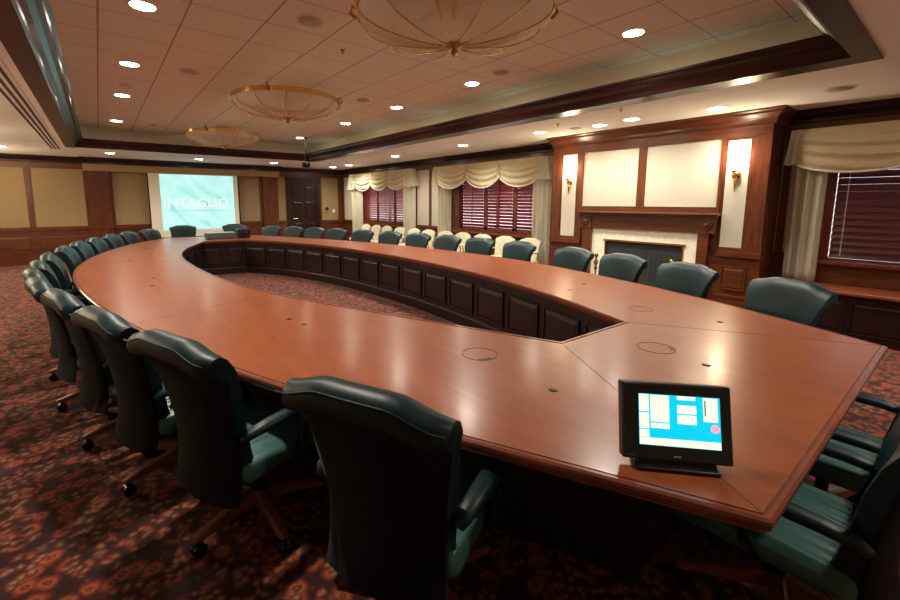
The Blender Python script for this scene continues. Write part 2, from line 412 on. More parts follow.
# shutters: louvred panels
def shutter(y0, y1, label, z0=WZ0 + .02, z1=WZ1 - .06, x=XR + .02):
    t = tag(empty('window_shutter', (x, (y0 + y1) / 2, z0)), label, 'shutter', 'plantation shutters of the window wall')
    h = (y1 - y0) / 2; H = z1 - z0; st = .062
    f = B()
    box(f, -.016, .016, -h, -h + st, 0, H); box(f, -.016, .016, h - st, h, 0, H)
    box(f, -.016, .016, -h, h, 0, .09); box(f, -.016, .016, -h, h, H - .09, H)
    obj('shutter_frame', f, M['shutter'], t)
    sl = B(); n = int((H - .18) / .073)
    for k in range(n):
        zc = .09 + (k + .5) * (H - .18) / n
        a = math.radians(-44); dx, dz = .046 * math.cos(a), .046 * math.sin(a); tx, tz = .005 * math.sin(a), .005 * math.cos(a)
        # room edge high: daylight slips up between the louvres
        pr = [(-dx - tx, zc - dz + tz), (dx - tx, zc + dz + tz), (dx + tx, zc + dz - tz), (-dx + tx, zc - dz - tz)]
        prism(sl, pr, -h + st, h - st, 'y')
    obj('louvre', sl, M['slat'], t)
    obj('tilt_rod', box(B(), -.045, -.035, -.006, .006, .12, H - .12), M['shutter'], t)
for k, (a, b) in enumerate(((12.0, 12.95), (10.975, 11.998), (9.95, 10.973))):
    shutter(a, b, 'red-brown louvred shutter in the far-corner window, ' + ('panel next to the corner', 'middle panel of three', 'panel away from the corner')[k])
for k, (a, b) in enumerate(((7.085, 7.95), (6.195, 7.083), (5.3, 6.193))):
    shutter(a, b, 'red-brown louvred shutter beside the fireplace, ' + ('panel away from the fireplace', 'middle panel of three', 'panel closest to the fireplace')[k])
jb = B(); box(jb, XR - .05, XR + .05, 7.95, 8.26, WZ0, WZ1)
struct('trim_9', jb, M['maho_v'], label='wide mahogany jamb panel beside the shutters')
# venetian blind of the third window
bl = tag(empty('window_blind', (XR - .02, -.1, WZ0)), 'dark wooden venetian blind above the low bench cabinet', 'blind')
sl = B(); n = 18
for k in range(n):
    zc = .06 + k * .082; a = math.radians(57); hx = .0475
    dx, dz = hx * math.cos(a), hx * math.sin(a)
    prism(sl, [(-dx, zc - dz), (-dx - .002, zc - dz + .003), (dx - .002, zc + dz + .003), (dx, zc + dz)], -1.1, 1.155, 'y')
obj('blind_slat', sl, M['blind'], bl)
obj('head_rail', box(B(), -.03, .03, -1.1, 1.155, 1.50, 1.56), M['shutter'], bl)
obj('bottom_rail', box(B(), -.025, .025, -1.1, 1.155, 0, .018), M['blind'], bl)
cd = B()
for k in range(60): lathe(cd, [(.001, -.009), (.006, -.004), (.006, .004), (.001, .009)], 6, (-.05, 1.05, .06 + k * .0245))
cdo = obj('bead_cord', cd, M['white_plate'], bl); cdo['label'] = 'white beaded pull cord'

# --- chimney breast and fireplace
XB, BY0, BY1 = 6.75, 1.62, 4.82
br = B(); box(br, XB, XR, BY0, BY1, 0, ZS)
struct('wall_breast', br, M['maho_x'], label='projecting chimney breast panelled in mahogany')
bf = B()
def cloth(y0, y1, z0, z1): box(bf, XB - .006, XB, y0, y1, z0, z1)
cloth(4.34, 4.62, .98, 2.42); cloth(1.835, 2.085, .98, 2.40); cloth(3.265, 4.2, 1.52, 2.43); cloth(2.165, 3.14, 1.52, 2.43)
struct('wall_cloth', bf, M['wallcloth'], label='cream cloth panels on the chimney breast')
bu = B()
for y0, y1 in ((BY0, 1.80), (2.12, 2.165 - .005), (4.205, 4.31), (4.65, BY1)): box(bu, XB - .022, XB, y0, y1, .93, 2.52)
box(bu, XB - .022, XB, 3.145, 3.26, 1.5, 2.52)
struct('trim_10', bu, M['maho_v'], label='mahogany uprights of the chimney breast')
bh = B()
box(bh, XB - .026, XB, BY0, BY1, 2.43, 2.56); box(bh, XB - .024, XB, 2.12, 4.3, 1.43, 1.515)
for y0, y1 in ((BY0 - .01, 2.10), (4.2, BY1 + .01)):
    box(bh, XB - .05, XB, y0, y1, .855, .925); box(bh, XB - .024, XB, y0, y1, .925, .975); box(bh, XB - .015, XB, y0, y1, .0, .86); box(bh, XB - .04, XB, y0, y1, 0, .30); box(bh, XB - .05, XB, y0, y1, .30, .325)
raised(bh, 'x', XB - .015, 1.75, 2.03, .40, .72, .014, .03); raised(bh, 'x', XB - .015, 4.33, 4.66, .40, .72, .014, .03)
struct('trim_11', bh, M['maho_x'], label='mahogany rails and wainscot of the chimney breast')
# breast crown wraps three sides
bc = B()
cpf = [(d, z) for d, z in wc]
ring = []
for d, z in cpf:
    ring.append([bm_ for bm_ in ((XR, BY0 - d, z), (XB - d, BY0 - d, z), (XB - d, BY1 + d, z), (XR, BY1 + d, z))])
rv = [[bc.verts.new(p) for p in r] for r in ring]
for i in range(len(rv)):
    a, b = rv[i], rv[(i + 1) % len(rv)]
    for k in range(3): bc.faces.new((a[k], a[k + 1], b[k + 1], b[k]))
bc.faces.new([r[0] for r in rv]); bc.faces.new([r[3] for r in rv])
struct('trim_12', bc, M['maho_x'], label='crown moulding of the chimney breast')

fp = tag(empty('fireplace', (XB, 3.15, 0)), 'fireplace with mahogany mantel and cream marble surround on the chimney breast', 'fireplace')
def FY(y): return y - 3.15
mf = B()
box(mf, -.16, 0, FY(2.09), FY(4.2), 1.405, 1.435, .008); box(mf, -.13, 0, FY(2.11), FY(4.18), 1.385, 1.405)
box(mf, -.075, 0, FY(2.13), FY(4.17), 1.165, 1.385)
box(mf, -.095, 0, FY(2.12), FY(2.335), 1.155, 1.385); box(mf, -.095, 0, FY(3.965), FY(4.18), 1.155, 1.385)
box(mf, -.08, 0, FY(2.2), FY(2.335), 0, 1.16); box(mf, -.08, 0, FY(3.965), FY(4.12), 0, 1.16)
obj('mantel', mf, M['maho_x'], fp)
for yc in (2.228, 4.072):
    ro = B(); lathe(ro, [(.062, -.0), (.062, -.018), (.045, -.010), (.034, -.010), (.026, -.024), (.010, -.026)], 24, (-.095, FY(yc), 1.27), 'x')
    obj('rosette', ro, M['maho_v'], fp, True)
mb = B()
box(mb, -.03, 0, FY(3.72), FY(3.968), 0, 1.155); box(mb, -.03, 0, FY(2.333), FY(2.52), 0, 1.155); box(mb, -.03, 0, FY(2.52), FY(3.72), .965, 1.155)
obj('marble_surround', mb, M['marble'], fp)
bt = B(); box(bt, -.045, -.02, FY(2.49), FY(3.75), .945, .975); box(bt, -.04, -.02, FY(2.515), FY(2.535), 0, .945); box(bt, -.04, -.02, FY(3.705), FY(3.725), 0, .945)
obj('brass_frame', bt, M['brass_dark'], fp)
obj('firebox', box(B(), -.012, -.004, FY(2.52), FY(3.72), 0, .965), M['firebox'], fp)
ms = B()
prv = None
for k in range(121):
    y = FY(2.56) + k / 120 * 1.12; x = -.030 + .010 * math.sin(k * .8) + .004 * math.sin(k * 2.1)
    cur = (ms.verts.new((x, y, .06)), ms.verts.new((x, y, .80)))
    if prv: ms.faces.new((prv[0], cur[0], cur[1], prv[1]))
    prv = cur
obj('mesh_curtain', ms, M['mesh'], fp, True)
obj('hearth', box(B(), -.32, 0, FY(2.3), FY(4.0), 0, .03), M['marble'], fp)
def andiron(y, label):
    t = tag(empty('andiron', (XB - .22, y, .03)), label, 'andiron', 'brass andirons on the hearth')
    b = B(); lathe(b, [(.028, .10), (.016, .14), (.022, .22), (.012, .30), (.014, .42), (.030, .46), (.012, .50), (.034, .545), (.034, .575), (.012, .62), (.030, .67), (.030, .70), (.006, .74)], 16)
    obj('post', b, M['brass'], t, True)
    f = B(); tube(f, [(0, -.10, .0), (0, -.07, .06), (0, 0, .12), (0, .07, .06), (0, .10, 0)], .014); tube(f, [(0, 0, .10), (.16, 0, .10)], .010)
    obj('foot', f, M['brass_dark'], t, True)
andiron(3.76, 'brass andiron on the hearth, on the side toward the screen')
andiron(2.59, 'brass andiron on the hearth, on the side away from the screen')
def sconce(y, z, label, at=(XB - .006, 1), en=6.5, group='brass wall sconces'):
    X0, sg = at
    t = tag(empty('wall_sconce', (X0, y, z), 0 if sg > 0 else PI), label, 'wall lamp', group)
    b = B(); lathe(b, [(.055, 0), (.055, -.012), (.03, -.028), (.012, -.032)], 20, (0, 0, 0), 'x')
    tube(b, [(-.02, 0, -.02), (-.03, 0, -.12), (-.02, 0, -.22)], [.022, .012, .004], 10)
    obj('backplate', b, M['brass'], t, True)
    a = B(); tube(a, [(-.03, 0, 0), (-.07, 0, -.03), (-.085, 0, -.01), (-.085, 0, .04)], .009)
    lathe(a, [(.014, .03), (.045, .05), (.04, .062), (.02, .062)], 16, (-.085, 0, 0))
    obj('arm', a, M['brass'], t, True)
    g = B(); lathe(g, [(.014, .055), (.020, .075), (.027, .11), (.024, .15), (.014, .185), (.004, .205)], 20, (-.085, 0, 0))
    go = obj('lamp_bulb', g, M['sconce_glass'], t, True); go['label'] = 'glowing white flame-shaped bulb'
    l = bpy.data.lights.new('sconce_bulb', 'POINT'); l.energy = en; l.color = (1, .80, .54); l.shadow_soft_size = .05
    lo = bpy.data.objects.new('sconce_bulb', l); link(lo); lo.location = (X0 - .10 * sg, y, z + .26)
sconce(4.47, 1.945, 'brass wall sconce glowing beside the mantel, between the fireplace and the wide window')
sconce(1.965, 1.945, 'brass wall sconce glowing beside the mantel, on the bench cabinet side')

for k, y in enumerate((12.9, 9.6, 6.2)):  # unseen sconces, added as fill to brighten the ceiling
    sconce(y, 1.945, 'added unseen brass sconce on the carpet-side wall, %s from the screen wall' % ['first', 'second', 'third'][k], (XL + .002, -1), 26, 'added fill sconces on the carpet-side wall')
# --- low bench cabinet under the third window
cr = tag(empty('bench_cabinet', (XR - .36, .1, 0)), 'low dark mahogany bench cabinet under the window past the chimney breast', 'cabinet')
cb = B(); box(cb, -.22, .3, -1.7, 1.46, 0, .535)
obj('body', cb, M['crown'], cr)
obj('bench_top', box(B(), -.27, .3, -1.72, 1.49, .535, .572, .008), M['table'], cr)
for k in range(4):
    p = B(); raised(p, 'x', -.22, -1.66 + k * .78, -.93 + k * .78, .09, .46, .014); obj('panel_front', p, M['crown'], cr)

# ------------------------------------------------------------------ curtains and valances
def drape(y0, y1, z0, z1, label, x=XR - .14, folds=5):
    t = B(); nu = folds * 12; nz = 14; g = []
    for j in range(nz + 1):
        vv = j / nz; row = []
        for i in range(nu + 1):
            u = i / nu
            amp = .035 + .012 * math.sin(i * .31 + 1)
            ph = 2 * PI * folds * u + .35 * math.sin(3 * vv + u * 5)
            row.append(t.verts.new((x + amp * math.cos(ph) + .01 * math.sin(9 * u), y0 + (y1 - y0) * u, z1 + (z0 - z1) * vv)))
        g.append(row)
    for a, b in zip(g, g[1:]):
        for i in range(nu): t.faces.new((a[i], a[i + 1], b[i + 1], b[i]))
    bmesh.ops.solidify(t, geom=t.faces[:], thickness=.006)
    return tag(obj('curtain', t, M['drape'], None, True), label, 'curtain', 'cream curtains of the window wall')
drape(12.8, 13.55, .02, 2.35, 'cream floor-length curtain hanging in the far corner of the window wall')
drape(9.74, 10.32, .02, 2.35, 'cream curtain on the fireplace side of the window next to the far corner', folds=4)
drape(8.2, 8.72, .02, 2.35, 'cream curtain on the far-corner side of the wide window', folds=4)
drape(5.17, 5.62, .02, 2.35, 'cream floor-length curtain between the wide window and the chimney breast', folds=4)
drape(1.14, 1.47, .58, 2.35, 'cream curtain falling behind the low bench cabinet', x=XR - .16, folds=3)

def valance(edges, jab0, jab1, zt, zb, zh, zj, label, x=XR - .2, y_lo=True):
    """edges: y of the swag joins from far to near"""
    t = tag(empty('swag_valance', (x, (edges[0] + edges[-1]) / 2, zt)), label, 'valance', 'swagged valances of the window wall')
    ox, oy, oz = t.location
    bd = B(); box(bd, .02, XR - x, edges[-1] - oy, edges[0] - oy, -.04, -.005)
    obj('mounting_board', bd, M['drape'], t)
    for a, b in zip(edges, edges[1:]):
        s = B(); nu, nv = 28, 26; g = []
        for j in range(nv + 1):
            vv = j / nv; row = []
            for i in range(nu + 1):
                u = i / nu; q = 4 * u * (1 - u)
                drop = (zt - zh) + (zh - zb) * (q ** .75)
                bul = .02 + .055 * math.sin(PI * min(1, vv * 1.05)) * q ** .6
                fw_ = (4.2 * vv ** .9 + .25 * math.sin(3 * u + a)) % 1.0; fold = .085 * (abs(fw_ - .35) ** .8) * q ** .4 * min(1, vv * 4)
                row.append(s.verts.new((-(bul + fold), a - oy + (b - a) * u, -((zt - zh) * vv ** 1.25 + (zh - zb) * (q ** .75) * vv ** .55))))
            g.append(row)
        for r0, r1 in zip(g, g[1:]):
            for i in range(nu): s.faces.new((r0[i], r0[i + 1], r1[i + 1], r1[i]))
        edge = [(v_.co.x - .006, v_.co.y, v_.co.z) for v_ in g[-1]]
        so = obj('swag', s, M['swag'], t, True)
        e = B(); tube(e, edge, .013, 6); eo = obj('trim_cord', e, M['swag_edge'], so, True); eo['label'] = 'pale corded hem'
    for yj in edges[1:-1]:
        h = B(); n = 12
        rings = []
        for k, (rr, dz) in enumerate(((.035, 0), (.042, -.12), (.055, -.28), (.085, -(zt - zh) - .02))):
            rings.append([h.verts.new((-.035 - rr * .6 * max(0, math.sin(PI * q / n)), yj - oy + rr * math.cos(PI * q / n), dz)) for q in range(n + 1)])
        for r0, r1 in zip(rings, rings[1:]):
            for q in range(n): h.faces.new((r0[q], r0[q + 1], r1[q + 1], r1[q]))
        bmesh.ops.solidify(h, geom=h.faces[:], thickness=.005)
        obj('pleat_horn', h, M['drape'], t, True)
    for jb_ in (jab0, jab1):
        if not jb_: continue
        y0, y1 = jb_                              # y0 = swag side, y1 = outer side
        j_ = B(); nu, nv = 30, 10; g = []
        for k in range(nv + 1):
            vv = k / nv; row = []
            for i in range(nu + 1):
                u = i / nu
                yy = y0 + (y1 - y0) * (u * (.72 + .28 * vv))
                zz = -vv * (zt - zj + .04 * math.sin(u * PI))
                xx = -.05 - .022 * math.cos(u * PI * 5) * (.4 + .6 * vv) + (.22 * max(0, u - .8) / .2 * (.8 + .2 * vv))
                row.append(j_.verts.new((xx, yy - oy, zz)))
            g.append(row)
        for r0, r1 in zip(g, g[1:]):
            for i in range(nu): j_.faces.new((r0[i], r0[i + 1], r1[i + 1], r1[i]))
        bmesh.ops.solidify(j_, geom=j_.faces[:], thickness=.006)
        obj('end_jabot', j_, M['drape'], t, True)
valance([13.1, 12.02, 11.03, 10.03], (13.05, 13.75), (10.1, 9.66), 2.52, 1.95, 2.15, 2.04, 'cream swagged valance over the window next to the far corner')
valance([8.65, 7.52, 6.46, 5.36], (8.6, 8.86), (5.42, 5.03), 2.49, 1.91, 2.14, 2.06, 'cream swagged valance over the wide window beside the fireplace')
valance([1.43, .36, -.68], (1.40, 1.585), None, 2.49, 1.945, 2.06, 2.09, 'cream swagged valance over the window behind the bench cabinet')

# ------------------------------------------------------------------ conference table
OLp = [(1.36, .235), (1.0, .97), (.53, 2.0), (.13, 3.3), (-.14, 4.6), (-.29, 5.8), (-.33, 6.6), (-.29, 7.4), (-.17, 8.2), (.03, 9.0), (.33, 9.95), (.68, 10.75), (1.0, 11.25), (1.25, 11.5)]
ORp = [(3.63, .22), (4.06, 1.03), (4.40, 1.95), (4.66, 2.9), (4.82, 3.8), (4.87, 4.6), (4.82, 5.5), (4.66, 6.6), (4.42, 7.7), (4.05, 8.9), (3.6, 10.0), (3.25, 10.8), (2.95, 11.3)]
ILp = [(2.163, 1.45), (1.92, 2.04), (1.70, 2.6), (1.46, 3.2), (1.24, 3.8), (1.08, 4.5), (.99, 5.3), (.95, 6.1), (.94, 6.9), (.99, 7.75), (1.12, 8.4), (1.3, 8.95), (1.5, 9.4), (1.72, 9.95)]
IRp = [(2.897, 1.43), (3.14, 2.0), (3.36, 2.75), (3.51, 3.5), (3.6, 4.4), (3.63, 5.2), (3.59, 6.3), (3.48, 7.3), (3.3, 8.1), (3.05, 8.9), (2.78, 9.5), (2.5, 9.85)]
def catmull(P, per=24):
    P = [Vector(p).to_3d() for p in P]; P = [2 * P[0] - P[1]] + P + [2 * P[-1] - P[-2]]
    out = []
    for i in range(1, len(P) - 2):
        a, b, c, d = P[i - 1:i + 3]
        for k in range(per):
            t = k / per
            out.append(.5 * ((2 * b) + (c - a) * t + (2 * a - 5 * b + 4 * c - d) * t * t + (3 * b - a - 3 * c + d) * t ** 3))
    out.append(P[-2]); return out
def resample(P, n, smooth=0):
    s = [0]
    for a, b in zip(P, P[1:]): s.append(s[-1] + (b - a).length)
    out = []; j = 0
    for k in range(n):
        t = s[-1] * k / (n - 1)
        while j < len(s) - 2 and s[j + 1] < t: j += 1
        f = 0 if s[j + 1] == s[j] else (t - s[j]) / (s[j + 1] - s[j])
        out.append(P[j].lerp(P[j + 1], f))
    for _ in range(smooth):
        out = [out[0]] + [(out[i - 1] + 2 * out[i] + out[i + 1]) / 4 for i in range(1, len(out) - 1)] + [out[-1]]
    return out
NS, NE = 96, 14
oR = resample(catmull(ORp), NS, 40); oL = resample(catmull(OLp), NS, 40)
iR = resample(catmull(IRp), NS, 40); iL = resample(catmull(ILp), NS, 40)
def straight(a, b, n=NE): return [a.lerp(b, k / (n - 1)) for k in range(n)]
def loop_of(l, r):   # near edge -> right side -> far edge -> left side (counter-clockwise)
    return straight(l[0], r[0])[:-1] + r[:-1] + straight(r[-1], l[-1])[:-1] + l[::-1][:-1]
OUT = loop_of(oL, oR); INN = loop_of(iL, iR)
NT = len(OUT)
def offset_loop(P, d):   # positive d = to the left of travel (inward for ccw)
    out = []
    n = len(P)
    for i in range(n):
        a, b, c = P[i - 1], P[i], P[(i + 1) % n]
        t1 = (b - a).normalized(); t2 = (c - b).normalized()
        n1 = Vector((-t1.y, t1.x, 0)); n2 = Vector((-t2.y, t2.x, 0))
        m_ = (n1 + n2); m_ = m_ / max(.3, m_.dot(n1)) if m_.length > 1e-6 else n1
        out.append(b + m_ * d)
    return out
TZ = .75
table = tag(empty('conference_table', (2.4, 6.0, 0)), 'huge oval ring-shaped conference table of polished cherry wood', 'table')
TO = Vector((2.4, 6.0, 0))
def bridge(bm, loops, close=False):
    vs = [[bm.verts.new((p.x - TO.x, p.y - TO.y, z)) for p in Lp] for Lp, z in loops]
    pairs = list(zip(vs, vs[1:])) + ([(vs[-1], vs[0])] if close else [])
    for a, b in pairs:
        for k in range(len(a)): bm.faces.new((a[k], a[(k + 1) % len(a)], b[(k + 1) % len(a)], b[k]))
    return bm
o1 = offset_loop(OUT, .030); i1 = offset_loop(INN, -.030)
tt = bridge(B(), [(o1, TZ - .045), (o1, TZ), (i1, TZ), (i1, TZ - .045)], True)
obj('tabletop', tt, M['table'], table)
# moulded outer and inner edges
oe = [(o1, TZ - .050), (o1, TZ - .001), (offset_loop(OUT, .029), TZ - .007), (offset_loop(OUT, .025), TZ - .007), (offset_loop(OUT, .022), TZ + .001), (offset_loop(OUT, .010), TZ), (offset_loop(OUT, .002), TZ - .006), (OUT, TZ - .016), (offset_loop(OUT, .004), TZ - .022), (offset_loop(OUT, .004), TZ - .030), (offset_loop(OUT, .016), TZ - .042), (offset_loop(OUT, .020), TZ - .052)]
obj('outer_edge_moulding', bridge(B(), oe, True), M['table_edge'], table)
ie = [(i1, TZ - .050), (i1, TZ - .001), (offset_loop(INN, -.029), TZ - .006), (offset_loop(INN, -.025), TZ - .006), (offset_loop(INN, -.022), TZ + .004), (offset_loop(INN, -.008), TZ + .004), (INN, TZ - .004), (INN, TZ - .026), (offset_loop(INN, -.012), TZ - .04), (offset_loop(INN, -.016), TZ - .052)]
obj('inner_edge_moulding', bridge(B(), ie, True), M['table_edge'], table)
# inner apron with frame-and-panel front
a0 = offset_loop(INN, -.075)
ap = bridge(B(), [(a0, 0), (a0, TZ - .05), (offset_loop(INN, -.10), TZ - .05), (offset_loop(INN, -.10), 0)], True)
bridge(ap, [(offset_loop(INN, -.055), 0), (offset_loop(INN, -.055), .13), (offset_loop(INN, -.06), .145), (a0, .15)])
bridge(ap, [(a0, TZ - .13), (offset_loop(INN, -.055), TZ - .125), (offset_loop(INN, -.055), TZ - .052), (a0, TZ - .05)])
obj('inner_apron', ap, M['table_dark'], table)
def along_panels(base, seg0, seg1, count, flip=1):
    """raised panels along part of a loop"""
    pts = [base[k % NT] for k in range(seg0, seg1 + 1)]
    s = [0]
    for a, b in zip(pts, pts[1:]): s.append(s[-1] + (b - a).length)
    def at(t):
        t = max(0, min(s[-1], t))
        for j in range(len(s) - 1):
            if s[j + 1] >= t - 1e-9: return pts[j].lerp(pts[j + 1], (t - s[j]) / max(1e-9, s[j + 1] - s[j]))
        return pts[-1]
    w = s[-1] / count
    for k in range(count):
        p, q = at(k * w + .045), at((k + 1) * w - .045)
        d = (q - p).normalized(); nn = Vector((-d.y, d.x, 0)) * flip
        bm = B(); rings = []
        for ins, h in ((0, .0), (0, .020), (.014, .020), (.020, .008), (.055, .016)):
            aa, bb_ = p + d * ins, q - d * ins
            z0, z1 = .19 + ins, TZ - .16 - ins
            rings.append([bm.verts.new((v.x + nn.x * h - TO.x, v.y + nn.y * h - TO.y, z)) for v, z in ((aa, z0), (bb_, z0), (bb_, z1), (aa, z1))])
        for a, b in zip(rings, rings[1:]):
            for e in range(4): bm.faces.new((a[e], a[(e + 1) % 4], b[(e + 1) % 4], b[e]))
        bm.faces.new(rings[-1])
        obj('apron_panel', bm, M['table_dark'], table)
n0 = NE - 1; n1 = n0 + NS - 1; n2 = n1 + NE - 1; n3 = n2 + NS - 1
along_panels(a0, 0, n0, 1); along_panels(a0, n0, n1, 15); along_panels(a0, n1, n2, 2); along_panels(a0, n2, n3, 15)
# outer pedestal, set well back from the edge
P0 = [o.lerp(i, .42) for o, i in zip(OUT, INN)]
pd = bridge(B(), [(P0, 0), (P0, TZ - .05), ([o.lerp(i, .46) for o, i in zip(OUT, INN)], TZ - .05), ([o.lerp(i, .46) for o, i in zip(OUT, INN)], 0)], True)
bridge(pd, [([o.lerp(i, .40) for o, i in zip(OUT, INN)], 0), ([o.lerp(i, .40) for o, i in zip(OUT, INN)], .12), (P0, .14)])
obj('pedestal', pd, M['table_dark'], table)
# mitre seams at the corners
def seam(a, b):
    a, b = Vector(a).to_3d(), Vector(b).to_3d(); d = (b - a).normalized(); nn = Vector((-d.y, d.x, 0)) * .0022
    bm = B(); vs = []
    for z in (TZ - .004, TZ + .0006):
        vs.append([bm.verts.new((p.x - TO.x, p.y - TO.y, z)) for p in (a + nn, b + nn, b - nn, a - nn)])
    for e in range(4): bm.faces.new((vs[0][e], vs[0][(e + 1) % 4], vs[1][(e + 1) % 4], vs[1][e]))
    bm.faces.new(vs[1]); bm.faces.new(vs[0][::-1])
    obj('mitre_seam', bm, M['seam'], table)
for li, lo in ((0, 0), (n0, n0), (n1, n1), (n2, n2)): seam(i1[li].xy, o1[lo].xy)
for k in (28, 60):
    seam(i1[n0 + k].xy, o1[n0 + k].xy); seam(i1[n2 + NS - 1 - k].xy, o1[n2 + NS - 1 - k].xy)
# grommets and microphone ports, set in the top
def grommet(x, y, r, a, slot=True):
    t = B(); n = 40; rr = [(r, TZ + .0004), (r, TZ + .0016), (r - .004, TZ + .0016), (r - .004, TZ + .0004)]
    rings = [[t.verts.new((x - TO.x + q * math.cos(2 * PI * k / n), y - TO.y + q * math.sin(2 * PI * k / n), z)) for k in range(n)] for q, z in rr]
    for i in range(4):
        A_, B_ = rings[i], rings[(i + 1) % 4]
        for k in range(n): t.faces.new((A_[k], A_[(k + 1) % n], B_[(k + 1) % n], B_[k]))
    if slot:
        for k in range(7):
            a0_, a1_ = a + (k - 3.5) * .13, a + (k - 2.5) * .13
            vs = [t.verts.new((x - TO.x + q * math.cos(w), y - TO.y + q * math.sin(w), TZ + .0012)) for q, w in ((r - .028, a0_), (r - .004, a0_), (r - .004, a1_), (r - .028, a1_))]
            t.faces.new(vs)
    obj('cable_grommet', t, M['seam'], table)
grommet(1.63, 1.605, .10, -2.0); grommet(2.52, 1.045, .10, -.9); grommet(3.36, 1.53, .09, .7)
for x, y in ((1.19, 1.35),): pass
def port(x, y):
    t = B(); lathe(t, [(.020, TZ - .002), (.020, TZ + .003), (.015, TZ + .005), (.008, TZ + .005)], 16, (x - TO.x, y - TO.y, 0))
    obj('microphone_port', t, M['black'], table, True)
for x, y in ((1.57, 1.077), (2.456, .767), (3.435, 1.013), (3.927, 2.38), (1.07, 2.76), (1.03, 2.95), (.37, 5.0), (.42, 5.5), (.30, 7.4), (.62, 9.1), (3.55, 2.3), (4.25, 4.7), (4.2, 6.4), (3.8, 8.2)): port(x, y)

# ------------------------------------------------------------------ green executive chairs
def back_profile():
    front = [(-.185, .40), (-.21, .50), (-.235, .62), (-.255, .74), (-.275, .84), (-.30, .91), (-.33, .955)]
    roll = [(-.365, .975), (-.40, .972), (-.428, .952), (-.440, .922), (-.432, .893), (-.410, .876), (-.385, .872)]
    rear = [(-.365, .85), (-.345, .78), (-.322, .68), (-.305, .58), (-.298, .48), (-.300, .40), (-.26, .37), (-.21, .375)]
    return front, roll, rear
def halfw(z):
    pts = [(.30, .235), (.40, .232), (.52, .226), (.64, .236), (.76, .258), (.86, .284), (.92, .300), (1.1, .306)]
    for (a, wa), (b, wb) in zip(pts, pts[1:]):
        if a <= z <= b:
            t = (z - a) / (b - a); return wa + (wb - wa) * t
    return pts[0][1] if z < pts[0][0] else pts[-1][1]
def hump(u, z):
    k = max(0, min(1, (z - .66) / .26)); k = k * k * (3 - 2 * k)
    a = abs(u); s = max(0, min(1, (.92 - a) / .55)); s = s * s * (3 - 2 * s)
    return .040 * s * k
def sweep_back(prof, n=17, close=True, inset=0.0):
    bm = B(); st = []
    for i in range(n):
        u = -1 + 2 * i / (n - 1)
        u = math.copysign(abs(u) ** .85, u)
        sec = []
        cy = sum(p[0] for p in prof) / len(prof); cz = sum(p[1] for p in prof) / len(prof)
        edge = max(0, (abs(u) - .93) / .07)
        for y, z in prof:
            w = halfw(z) - inset
            yy = y + .045 * u * u * max(0, min(1, (.98 - z) / .3 + .25))
            # soften the outer rim
            mid = -.225 - .15 * max(0, (z - .5))
            yy = yy + (mid - yy) * .22 * edge
            sec.append(bm.verts.new((u * w, yy, z + .045 * max(0, min(1, (z - .4) / .5)) + hump(u, z) - .012 * edge * (1 if z > .9 else 0))))
        st.append(sec)
    m_ = len(prof)
    for a, b in zip(st, st[1:]):
        for k in range(m_ if close else m_ - 1): bm.faces.new((a[k], a[(k + 1) % m_], b[(k + 1) % m_], b[k]))
    if close:
        bm.faces.new(st[0][::-1]); bm.faces.new(st[-1])
    return bm
